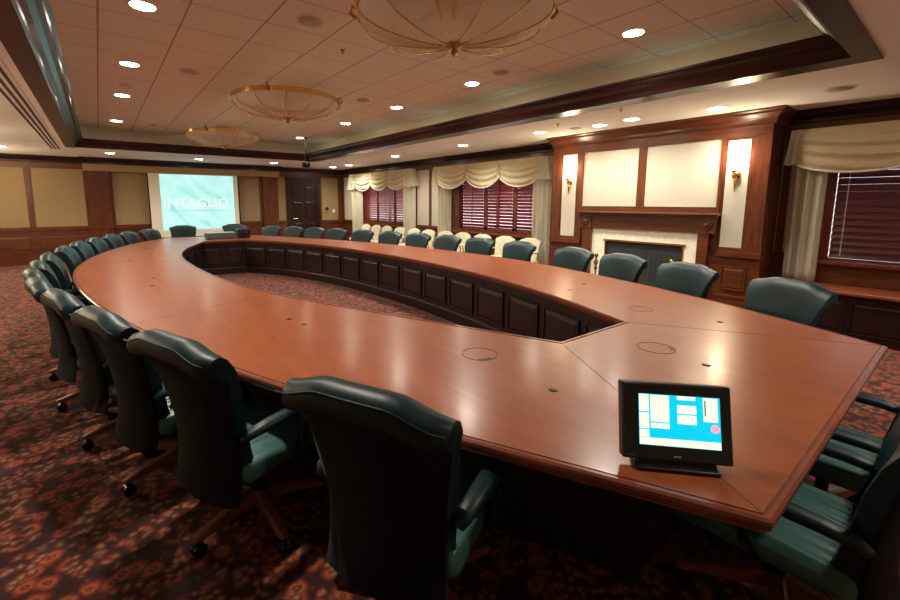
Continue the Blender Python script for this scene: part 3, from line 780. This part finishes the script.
def make_exec():
    root = empty('executive_chair')
    f, r, b = back_profile()
    o = obj('backrest', sweep_back(f + r + b), M['leather'], root, True); o.data.set_sharp_from_angle(angle=math.radians(50))
    rp = [(-.383, .866), (-.369, .85), (-.350, .78), (-.327, .68), (-.310, .58), (-.303, .48), (-.306, .40), (-.315, .35), (-.328, .30), (-.312, .297), (-.298, .35), (-.285, .40), (-.28, .48), (-.29, .58), (-.31, .68), (-.33, .78), (-.345, .85)]
    bp = obj('back_panel', sweep_back(rp, 17, True, -.004), M['chair_cloth'], root, True); bp.data.set_sharp_from_angle(angle=math.radians(50))
    bp['label'] = 'dark cloth outer back'
    sm = B(); pts = []
    for i in range(25):
        u = -1 + i / 12; z = .948; w = halfw(z)
        pts.append((u * w * 1.0, -.4315 + .045 * u * u * .36, z + .045 + hump(u, z)))
    tube(sm, pts, .0035, 6); obj('back_seam', sm, M['leather'], root, True)
    # seat cushion
    s = B(); box(s, -.265, .265, -.24, .29, .375, .475, .04, 4)
    bmesh.ops.subdivide_edges(s, edges=[e for e in s.edges if e.calc_length() > .2], cuts=6, use_grid_fill=True)
    for v_ in s.verts:
        if v_.co.z > .44: v_.co.z += .018 * max(0, 1 - (v_.co.x / .27) ** 2) * max(0, 1 - (v_.co.y / .3) ** 2)
        if v_.co.y > .2: v_.co.z -= .03 * ((v_.co.y - .2) / .09) ** 2
    so = obj('seat', s, M['seat_leather'], root, True)
    u = B(); box(u, -.12, .12, -.14, .14, .335, .378, .01)
    obj('seat_pan', u, M['black'], root)
    for sx in (-1, 1):
        a = B()
        tube(a, [(sx * .270, -.25, .604), (sx * .280, -.225, .624), (sx * .287, -.14, .634), (sx * .290, -.02, .636), (sx * .290, .08, .638), (sx * .288, .14, .628), (sx * .284, .165, .605)], [.022, .030, .034, .036, .036, .032, .020], 12, True, 1.0, .72)
        obj('armrest', a, M['leather'], root, True)
        g = B()
        tube(g, [(sx * .288, .06, .615), (sx * .288, .075, .54), (sx * .280, .05, .45), (sx * .255, .02, .40)], [.016, .022, .024, .018], 10, True, 1.3, .7)
        obj('arm_support', g, M['black_gloss'], root, True)
    c = B(); lathe(c, [(.026, .14), (.026, .30), (.05, .335)], 16); lathe(c, [(.045, .075), (.05, .09), (.05, .14), (.03, .16)], 16)
    obj('column', c, M['black'], root, True)
    for k in range(5):
        an = 2 * PI * k / 5 - PI / 2; d = Vector((math.cos(an), math.sin(an), 0)); nn = Vector((-d.y, d.x, 0))
        lg = B(); rings = []
        for t, w, z0, z1 in ((.03, .030, .085, .150), (.12, .028, .085, .138), (.25, .024, .080, .116), (.325, .021, .074, .098), (.348, .012, .076, .092)):
            p = d * t
            rings.append([lg.verts.new((p.x + nn.x * w * q, p.y + nn.y * w * q, z)) for q, z in ((-1, z0), (1, z0), (1, z1 - .006), (.6, z1), (-.6, z1), (-1, z1 - .006))])
        for a, b_ in zip(rings, rings[1:]):
            for e in range(6): lg.faces.new((a[e], a[(e + 1) % 6], b_[(e + 1) % 6], b_[e]))
        lg.faces.new(rings[0][::-1]); lg.faces.new(rings[-1])
        lo = obj('leg', lg, M['leg_wood'], root)
        w_ = B(); p = d * .322
        for q in (-1, 1):
            ca = p + nn * (q * .014)
            n = 14; r0 = [w_.verts.new((ca.x - nn.x * .010 + d.x * .031 * math.cos(2 * PI * i / n), ca.y - nn.y * .010 + d.y * .031 * math.cos(2 * PI * i / n), .031 + .031 * math.sin(2 * PI * i / n))) for i in range(n)]
            r1 = [w_.verts.new((v.co.x + nn.x * .02, v.co.y + nn.y * .02, v.co.z)) for v in r0]
            for i in range(n): w_.faces.new((r0[i], r0[(i + 1) % n], r1[(i + 1) % n], r1[i]))
            w_.faces.new(r0[::-1]); w_.faces.new(r1)
        tube(w_, [(p.x, p.y, .03), (p.x, p.y, .08)], .009)
        obj('caster', w_, M['black_gloss'], lo, 'auto')
    return root
ORD = ['first', 'second', 'third', 'fourth', 'fifth', 'sixth', 'seventh', 'eighth', 'ninth', 'tenth', 'eleventh', 'twelfth', 'thirteenth', 'fourteenth']
exec0 = make_exec(); used = [False]
def put_exec(x, y, ang, label, group, lift=0.0):
    o = exec0 if not used[0] else copy_tree(exec0)
    used[0] = True
    o.location = (x, y, 0); o.rotation_euler = (0, 0, ang)
    for ch in o.children:                 # gas-lift height of this chair
        if not ch.name.startswith(('leg', 'column')): ch.location.z = lift
    tag(o, label, 'chair', group)
    return o
def side_path(pts, sign):
    out = []
    for i in range(len(pts)):
        t = (pts[min(i + 1, len(pts) - 1)] - pts[max(i - 1, 0)]).normalized()
        out.append((pts[i], Vector((-t.y, t.x, 0)) * sign))
    return out
def on_side(pts, sign, s):
    P = side_path(pts, sign); acc = 0
    for (a, na), (b, nb) in zip(P, P[1:]):
        l = (b - a).length
        if acc + l >= s:
            t = (s - acc) / l; return a.lerp(b, t), na.lerp(nb, t).normalized()
        acc += l
    return P[-1]
def seat_at(p, n, label, group, out=.0, yawj=0, lift=0.0):
    # n points out of the table; chair faces -n; its back roll sits .40 behind its origin
    c = p + n * out
    ang = math.atan2(-n.y, -n.x) - PI / 2 + yawj
    put_exec(c.x, c.y, ang, label, group, lift)
LS = [1.08, 2.04, 2.74, 3.44, 4.20, 4.97, 5.75, 6.6, 7.66, 8.43, 9.17, 9.95, 10.67, 11.45]
LO = [-.02, -.02, -.02, -.02, -.02, -.05, -.11, -.16, -.18, -.18, -.18, -.18, -.18, -.18]
LZ = [0, 0, 0, 0, -.02, -.04, -.05, -.06, -.07, -.07, -.07, -.07, -.07, -.07]
for k, s in enumerate(LS):
    p, n = on_side(oL, 1, s)
    seat_at(p, n, 'dark green leather swivel chair, carpet side of table, %s from the touch panel end' % ORD[k], 'green leather swivel chairs around the table', LO[k], 0, LZ[k])
RS = [.87, 1.78, 2.57, 3.33, 4.33, 5.15, 5.9, 6.65, 7.42, 8.23, 9.01, 9.72, 10.43, 11.16]
for k, s in enumerate(RS):
    p, n = on_side(oR, -1, s)
    seat_at(p, n, 'dark green leather swivel chair, window side of table, %s from the touch panel end' % ORD[k], 'green leather swivel chairs around the table', .05, 0, -.085)
put_exec(1.68, 12.05, PI, lift=-.07, label='dark green leather swivel chair at the screen end of table, in front of the screen', group='green leather swivel chairs around the table')
put_exec(2.9, 11.95, PI, lift=-.07, label='dark green leather swivel chair at the screen end of table, behind the black projector', group='green leather swivel chairs around the table')
put_exec(2.02, .33, 0, lift=-.05, label='dark green leather swivel chair at the touch panel end of table, closest to the panel', group='green leather swivel chairs around the table')
put_exec(2.78, .32, 0, lift=-.05, label='dark green leather swivel chair at the touch panel end of table, second from the panel', group='green leather swivel chairs around the table')

# ------------------------------------------------------------------ cream armchairs along the window wall
def make_cream():
    root = empty('side_chair')
    bk = B(); n = 15; st = []
    prof = [(-.20, .46), (-.225, .60), (-.25, .76), (-.275, .90), (-.30, .93), (-.325, .915), (-.31, .78), (-.285, .60), (-.26, .44)]
    for i in range(n):
        u = -1 + 2 * i / (n - 1); sec = []
        e = max(0, (abs(u) - .9) / .1)
        for y, z in prof:
            a = max(0, min(1, (.95 - abs(u)) / .6)); a = a * a * (3 - 2 * a)
            w = .225 + .035 * max(0, min(1, (z - .45) / .45))
            sec.append(bk.verts.new((u * w, y + .02 * u * u, z + (.05 * a - .035) * max(0, min(1, (z - .6) / .3)) - .012 * e * (z > .85))))
        st.append(sec)
    for a, b in zip(st, st[1:]):
        for k in range(len(prof)): bk.faces.new((a[k], a[(k + 1) % len(prof)], b[(k + 1) % len(prof)], b[k]))
    bk.faces.new(st[0][::-1]); bk.faces.new(st[-1])
    o = obj('backrest', bk, M['cream'], root, True); o.data.set_sharp_from_angle(angle=math.radians(60))
    s = B(); box(s, -.25, .25, -.25, .25, .36, .48, .035, 3); obj('seat', s, M['cream'], root, True)
    for sx in (-1, 1):
        a = B(); tube(a, [(sx * .25, -.25, .64), (sx * .27, -.1, .66), (sx * .28, .10, .655)], [.022, .028, .026], 10, True, 1, .75); obj('armrest', a, M['cream'], root, True)
        g = B(); tube(g, [(sx * .28, .09, .64), (sx * .285, .06, .54), (sx * .25, .05, .42)], .014, 8); obj('arm_support', g, M['leg_wood'], root, True)
        for sy in (-1, 1):
            l = B(); tube(l, [(sx * .22, sy * .21, .37), (sx * .225, sy * (.22 if sy > 0 else .26), 0)], [.024, .014], 8); obj('leg', l, M['leg_wood'], root, True)
    return root
cream0 = make_cream(); first = True
cy = [12.05, 11.42, 10.80, 10.10, 9.40, 8.75, 8.06, 7.42, 6.76, 6.08, 5.42]
for k, y in enumerate(cy):
    o = cream0 if first else copy_tree(cream0); first = False
    o.location = (6.62, y, 0); o.rotation_euler = (0, 0, PI / 2); o.scale = (1, 1, .91)
    tag(o, 'cream upholstered armchair lined up under the windows, %s from the far corner' % ORD[k], 'chair', 'cream armchairs along the window wall')

# ------------------------------------------------------------------ projection screen
ps = tag(empty('projection_screen', (2.36, YF - .20, .54)), 'pulled-down projection screen showing a pale cyan slide, on the far wall', 'screen')
sh = B(); box(sh, -1.19, 1.19, 0, .006, .0, 1.86); obj('screen_sheet', sh, M['screen_cloth'], ps)
obj('bottom_bar', box(B(), -1.22, 1.22, -.012, .018, -.035, .012), M['black'], ps)
obj('black_border', box(B(), -1.22, -1.15, .007, .012, .0, 1.86), M['black'], ps)
obj('black_border', box(B(), 1.15, 1.24, .007, .012, .0, 1.86), M['black'], ps)
sl = B(); box(sl, -.92, 1.06, -.004, -.001, .215, 1.84); slo = obj('projected_slide', sl, M['slide'], ps)
slo['label'] = 'bright pale cyan projected image'
def text(name, body, size, loc, m, parent, rot=(PI / 2, 0, 0), ext=.0005, wide=1.0):
    cu = bpy.data.curves.new(name, 'FONT'); cu.body = body; cu.size = size; cu.space_character = 1.12; cu.align_x = 'CENTER'; cu.align_y = 'BOTTOM'; cu.extrude = ext
    o = bpy.data.objects.new(name, cu); link(o); cu.materials.append(m)
    o.parent = parent; o.location = loc; o.rotation_euler = rot; o.scale = (wide, 1, 1)
    bpy.context.view_layer.update()
    me = bpy.data.meshes.new_from_object(o.evaluated_get(bpy.context.evaluated_depsgraph_get()))
    n_ = bpy.data.objects.new(name, me); link(n_); n_.parent = parent; n_.location = loc; n_.rotation_euler = rot; n_.scale = (wide, 1, 1)
    bpy.data.objects.remove(o); n_.name = name
    return n_
tx = text('slide_lettering', 'INTAGLIO', .37, (.0, -.008, .82), M['slide_text'], slo, wide=.95)
obj('slide_rule', box(B(), -.75, .85, -.007, -.004, .775, .79), M['slide_rule'], slo)

# ------------------------------------------------------------------ ceiling fittings
def downlight(x, y, z, label, r=.095, energy=95, group='recessed downlights', size=150):
    t = tag(empty('downlight', (x, y, z)), label, 'ceiling light', group)
    b = B(); n = 28
    rings = [[b.verts.new((q * math.cos(2 * PI * k / n), q * math.sin(2 * PI * k / n), h)) for k in range(n)] for q, h in ((r + .018, 0), (r + .018, -.006), (r, -.008), (r - .004, 0))]
    for i in range(3):
        for k in range(n): b.faces.new((rings[i][k], rings[i][(k + 1) % n], rings[i + 1][(k + 1) % n], rings[i + 1][k]))
    obj('trim_ring', b, M['trim_ring'], t, 'auto')
    g = B(); lathe(g, [(r - .002, -.001), (r - .002, -.008), (r * .5, -.012)], 28); obj('lens', g, M['glow'], t, True)
    l = bpy.data.lights.new('downlight_beam', 'SPOT'); l.energy = energy; l.color = (1, .93, .80); l.spot_size = math.radians(size); l.spot_blend = 1.0; l.shadow_soft_size = .07
    lo = bpy.data.objects.new('downlight_beam', l); link(lo); lo.location = (x, y, z - .03)
for k, y in enumerate((2.2, 4.45, 6.33, 8.25, 10.8)):
    downlight(4.27, y, ZT, 'glowing downlight in tiled tray ceiling, window-side row, %s from the touch panel end' % ORD[k])
for k, y in enumerate((2.4, 4.43, 6.33, 8.22, 10.85)):
    downlight(.43, y, ZT, 'glowing downlight in the tiled tray ceiling, carpet-side row, %s from the touch panel end' % ORD[k])
for k, (x, y) in enumerate(((6.19, 2.08), (6.06, 3.07), (6.14, 3.60), (5.96, 4.56), (6.05, 6.55), (6.12, 9.16), (6.44, 12.3), (6.38, 13.34))):
    downlight(x, y, ZS, 'glowing downlight in the cream soffit of the window wall, %s from the bench cabinet end' % ORD[k], energy=(40, 40, 40, 46, 95, 100, 80, 60)[k])
for k, (x, y) in enumerate(((.32, 12.77), (2.285, 13.08), (4.31, 13.05))):
    downlight(x, y, ZS, 'glowing downlight in the soffit above the screen wall, ' + ('on its carpet side', 'in front of the screen', 'in front of the door')[k], energy=42)
for k, (x, y) in enumerate(((6.1, -.75), (4.4, -.4), (2.45, -.4))):  # unseen downlights, added to brighten the near end of the room
    downlight(x, y, ZS, 'added unseen downlight in the soffit past the touch panel end, ' + ('window side', 'table side', 'head of the table')[k], energy=(16, 30, 34)[k])
downlight(-1.55, 12.6, ZS, 'glowing downlight in the carpet-side soffit beyond the long air vent', energy=42)

def speaker(x, y, z, label, r=.125):
    t = tag(empty('ceiling_speaker', (x, y, z)), label, 'speaker', 'round ceiling speakers')
    b = B(); lathe(b, [(r, 0), (r, -.008), (r - .012, -.012)], 28); obj('rim', b, M['trim_ring'], t, 'auto')
    g = B(); lathe(g, [(r - .014, -.011), (r - .016, -.016), (.01, -.017)], 28); obj('grille', g, M['grille'], t, True)
speaker(1.66, 3.85, ZT, 'round speaker grille in the tiled ceiling, between the two chandeliers closest to the touch panel')
speaker(1.05, 6.2, ZT, 'round speaker grille in the tiled ceiling on the carpet side, by the middle chandelier')
speaker(.435, 7.45, ZT, 'small round speaker grille in the tiled ceiling between two carpet-side downlights', .09)
speaker(3.55, 6.2, ZT, 'round speaker grille in the tiled ceiling on the window side of the middle chandelier')
speaker(4.2, 3.85, ZT, 'round speaker grille in the tiled ceiling beside the window-side downlights', .12)
speaker(1.08, 10.9, ZT, 'round speaker grille in the tiled ceiling next to the chandelier closest to the screen', .10)
speaker(6.12, .97, ZS, 'round speaker grille in the cream soffit above the bench cabinet')
speaker(6.08, 3.97, ZS, 'round speaker grille in the cream soffit in front of the chimney breast', .10)
speaker(5.95, 7.3, ZS, 'small round speaker grille in the cream soffit in front of the wide window', .07)
speaker(5.93, 8.45, ZS, 'small round grille in the cream soffit between the two swagged windows', .06)
def sprinkler(x, y, z, label):
    b = B(); lathe(b, [(.028, 0), (.028, -.006), (.010, -.010), (.010, -.03), (.018, -.034)], 14, (0, 0, 0))
    o = obj('sprinkler_head', b, M['brass_dark'], None, True, (x, y, z)); tag(o, label, 'sprinkler', 'sprinkler heads')
sprinkler(2.24, 4.36, ZT, 'small sprinkler head in the tiled ceiling beyond the chandelier closest to the touch panel')
sprinkler(5.56, 3.93, ZS, 'small sprinkler head in the cream soffit by the fireplace')
sprinkler(5.3, 2.83, ZS - .0, 'small brown fitting on the soffit beside the tray board')
# linear slot vent
lv = tag(empty('slot_vent', (-.64, 8.6, ZS)), 'long black slotted air vent in the carpet-side soffit', 'air vent')
obj('vent_frame', box(B(), -.10, .10, -6.5, 3.95, -.004, 0), M['soffit'], lv)
for k in range(3): obj('slot', box(B(), -.083 + k * .062, -.055 + k * .062, -6.46, 3.91, -.007, -.003), M['vent'], lv)
# camera on a pole
pc = tag(empty('ceiling_camera', (4.37, 10.7, ZT)), 'small black camera hanging on a pole from the tray ceiling', 'camera')
pb = B(); tube(pb, [(0, 0, 0), (0, 0, -.62)], .018); lathe(pb, [(.05, 0), (.05, -.02), (.02, -.03)], 16); obj('pole', pb, M['black'], pc)
cbm = B(); box(cbm, -.09, .09, -.07, .07, -.76, -.62, .02); obj('camera_body', cbm, M['black'], pc)
cl = B(); lathe(cl, [(.035, -.10), (.04, -.07), (.04, -.05)], 16, (0, 0, -.69), 'y'); obj('camera_lens', cl, M['black_gloss'], pc, True)

# chandeliers: shallow frosted bowl in a brass cage
m = M['bowl'] = mat('frosted_bowl', (.90, .90, .84), .5, spec=.3)
tr_ = N(m, 'ShaderNodeBsdfTransparent'); mx_ = N(m, 'ShaderNodeMixShader'); mx_.inputs[0].default_value = .5
tl_ = N(m, 'ShaderNodeBsdfTranslucent'); tl_.inputs[0].default_value = (.9, .88, .82, 1); mx2_ = N(m, 'ShaderNodeMixShader'); mx2_.inputs[0].default_value = .4
L(m, bsdf(m).outputs[0], mx2_.inputs[1]); L(m, tl_.outputs[0], mx2_.inputs[2])
L(m, mx2_.outputs[0], mx_.inputs[1]); L(m, tr_.outputs[0], mx_.inputs[2]); L(m, mx_.outputs[0], m.node_tree.nodes['Material Output'].inputs[0])
def chandelier(y, label, x=2.345):
    t = tag(empty('bowl_chandelier', (x, y, ZT)), label, 'chandelier', 'brass-ribbed bowl chandeliers')
    R, zt, zb = .75, -.16, -.40
    def pr(a): # quarter-ellipse profile
        return R * math.cos(a), zt + (zb - zt) * math.sin(a)
    b = B(); n = 48; prof = [pr(PI / 2 * k / 12) for k in range(12)] + [(.03, zb)]
    rings = [[b.verts.new((r * math.cos(2 * PI * k / n), r * math.sin(2 * PI * k / n), z)) for k in range(n)] for r, z in prof]
    for p, q in zip(rings, rings[1:]):
        for k in range(n): b.faces.new((p[k], p[(k + 1) % n], q[(k + 1) % n], q[k]))
    b.faces.new(rings[-1])
    obj('glass_bowl', b, M['bowl'], t, True)
    g = B()
    rr = [(R + .004, zt - .03), (R + .022, zt - .03), (R + .022, zt + .03), (R + .004, zt + .03)]
    rg = [[g.verts.new((r * math.cos(2 * PI * k / 64), r * math.sin(2 * PI * k / 64), z)) for k in range(64)] for r, z in rr]
    for i in range(4):
        for k in range(64): g.faces.new((rg[i][k], rg[i][(k + 1) % 64], rg[(i + 1) % 4][(k + 1) % 64], rg[(i + 1) % 4][k]))
    obj('ring', g, M['brass'], t, 'auto')
    for k in range(12):
        an = 2 * PI * k / 12 + .13
        pts = [((r + .012) * math.cos(an), (r + .012) * math.sin(an), z - .012) for r, z in [pr(PI / 2 * j / 14) for j in range(14)]]
        rb = B(); tube(rb, pts, .0068, 6); obj('rib', rb, M['brass'], t, True)
    for an in (.13 + PI * .75, .13 - PI * .25, .13 + PI * 1.25, .13 + PI * .25):
        s_ = B(); c_, d_ = math.cos(an), math.sin(an)
        tube(s_, [((R + .02) * c_, (R + .02) * d_, zt - .04), ((R + .07) * c_, (R + .07) * d_, zt), ((R + .05) * c_, (R + .05) * d_, zt + .05), ((R + .02) * c_, (R + .02) * d_, zt + .03)], .013, 6)
        obj('scroll', s_, M['brass_dark'], t, True)
    f = B(); lathe(f, [(.07, zb + .012), (.075, zb - .010), (.045, zb - .022), (.028, zb - .035), (.036, zb - .055), (.012, zb - .075), (.004, zb - .09)], 20)
    obj('finial', f, M['brass_dark'], t, True)
    h = B()
    lathe(h, [(.16, 0), (.16, -.02), (.05, -.04), (.03, -.06), (.03, -.20)], 20)
    for k in range(4):
        an = PI / 2 * k + .4; tube(h, [(.03 * math.cos(an), .03 * math.sin(an), -.12), (R * math.cos(an), R * math.sin(an), zt)], .007, 6)
    obj('ceiling_mount', h, M['brass'], t, True)
chandelier(2.66, 'brass-ribbed bowl chandelier above the touch panel end of the table')
chandelier(6.38, 'brass-ribbed bowl chandelier over the middle of the table')
chandelier(10.35, 'brass-ribbed bowl chandelier closest to the projection screen')

# ------------------------------------------------------------------ things on the table
tp = tag(empty('touch_panel', (1.402, .500, TZ + .001), math.atan2(-.227, .214)), 'black tilted touch panel with a glowing blue display on the table corner', 'touch panel')
# local: +x to the panel's right as seen from the front, front faces -y
base = B()
for z0, z1, y0, y1, w in ((0, .012, -.055, .09, .150),): box(base, -w * .82, w * .82, y0 + .02, y1, z0, z1, .004)
prism(base, [(-.03, .012), (.085, .012), (.075, .03), (.04, .062), (.005, .05)], -.115, .115, 'x')
obj('base', base, M['black'], tp)
tilt = math.radians(15)
hd = empty('head'); hd.parent = tp; hd.location = (0, -.022, .031); hd.rotation_euler = (-tilt, 0, 0)
bz = B(); box(bz, -.163, .163, 0, .045, 0, .240, .006)
hb = obj('housing', bz, M['black'], tp); hb.location = hd.location; hb.rotation_euler = hd.rotation_euler
bpy.data.objects.remove(hd)
gl = obj('bezel', box(B(), -.158, .158, -.003, .002, .005, .235, .002), M['black_gloss'], hb)
def ui(name, x0, x1, z0, z1, m, d=.0045): return obj(name, box(B(), x0, x1, -d, -.002, z0, z1), m, hb)
dsp = ui('display', -.113, .127, .047, .205, M['ui_blue'], .004)
dsp['label'] = 'glowing blue display'
ug = B()
for r in ((-.112, -.083, .150, .204), (-.112, -.083, .098, .146), (-.112, -.083, .072, .094), (-.078, -.022, .120, .203), (-.078, -.022, .100, .116), (.002, .058, .150, .176), (.002, .058, .118, .146), (.002, .056, .192, .204), (.078, .120, .130, .203), (-.112, .126, .048, .070)):
    box(ug, r[0], r[1], -.0048, -.004, r[2], r[3])
obj('display_tile', ug, M['ui_white'], hb)
pk = B(); lathe(pk, [(.013, -.0052), (.013, -.004)], 20, (.111, 0, .110), 'y'); obj('display_button', pk, M['ui_pink'], hb)
obj('display_slider', box(B(), .082, .085, -.0054, -.0048, .148, .196), M['black'], hb)
lg = B(); box(lg, -.012, .002, -.0045, -.003, .0155, .0185); box(lg, .004, .010, -.0045, -.003, .0155, .0185); obj('maker_mark', lg, M['white_plate'], hb)
obj('power_light', box(B(), -.150, -.125, -.0045, -.003, .012, .0135), M['grey_box'], hb)

bxo = tag(empty('equipment_case', (2.17, 10.55, TZ + .001)), 'low grey equipment case on the far end of the table', 'equipment box')
obj('case', box(B(), -.30, .30, -.16, .16, .012, .125, .008), M['grey_box'], bxo)
obj('lid', box(B(), -.305, .305, -.165, .165, .125, .14, .004), M['case_lid'], bxo)
for sx in (-.26, .26):
    for sy in (-.12, .12): obj('foot', box(B(), sx - .02, sx + .02, sy - .02, sy + .02, 0, .012), M['black'], bxo)
pj = tag(empty('projector', (2.66, 10.50, TZ + .001)), 'black box projector beside the grey equipment case on the table', 'projector')
obj('housing', box(B(), -.14, .14, -.16, .16, .012, .21, .02), M['black'], pj)
pl_ = B(); lathe(pl_, [(.045, -.18), (.05, -.165), (.05, -.15)], 20, (.02, 0, .11), 'y'); obj('lens', pl_, M['black_gloss'], pj, True)
for sx in (-.1, .1):
    for sy in (-.11, .11): obj('foot', box(B(), sx - .015, sx + .015, sy - .015, sy + .015, 0, .013), M['black'], pj)

# wall plates near the door
wp = tag(empty('wall_phone', (6.62, YF, 1.29)), 'brass and black wall fitting on the cloth panel beside the door', 'wall fitting')
obj('plate', box(B(), -.05, .06, -.02, 0, -.12, .11, .006), M['brass'], wp)
obj('receiver', box(B(), -.01, .09, -.045, -.02, -.01, .10, .008), M['black'], wp)
sw = tag(empty('light_switch', (6.93, YF, 1.25)), 'small pale switch plate on the cloth panel next to the far corner', 'switch')
obj('plate', box(B(), -.045, .045, -.01, 0, -.065, .065, .003), M['white_plate'], sw)
obj('toggle', box(B(), -.01, .01, -.02, -.01, -.02, .02), M['white_plate'], sw)
wk = tag(empty('wall_camera', (XR - .001, 5.0, 2.40)), 'small dark wall bracket with a camera between valance and chimney breast', 'camera')
obj('bracket', box(B(), -.10, 0, -.05, .05, -.12, .14, .01), M['shutter'], wk)
wl = B(); tube(wl, [(-.10, .02, .03), (-.20, .06, .02)], .04, 12); obj('camera_body', wl, M['white_plate'], wk, 'auto')

# ------------------------------------------------------------------ light and view
W = bpy.data.worlds.new('world'); S.world = W; W.use_nodes = True
bg = W.node_tree.nodes['Background']; bg.inputs[0].default_value = (.98, .90, .92, 1); bg.inputs[1].default_value = 1.5
S.view_settings.view_transform = 'Standard'; S.view_settings.look = 'None'; S.view_settings.gamma = 1
S.view_settings.exposure = 1.32
S.cycles.use_denoising = True
S.cycles.max_bounces = 8; S.cycles.diffuse_bounces = 6; S.cycles.sample_clamp_indirect = 4
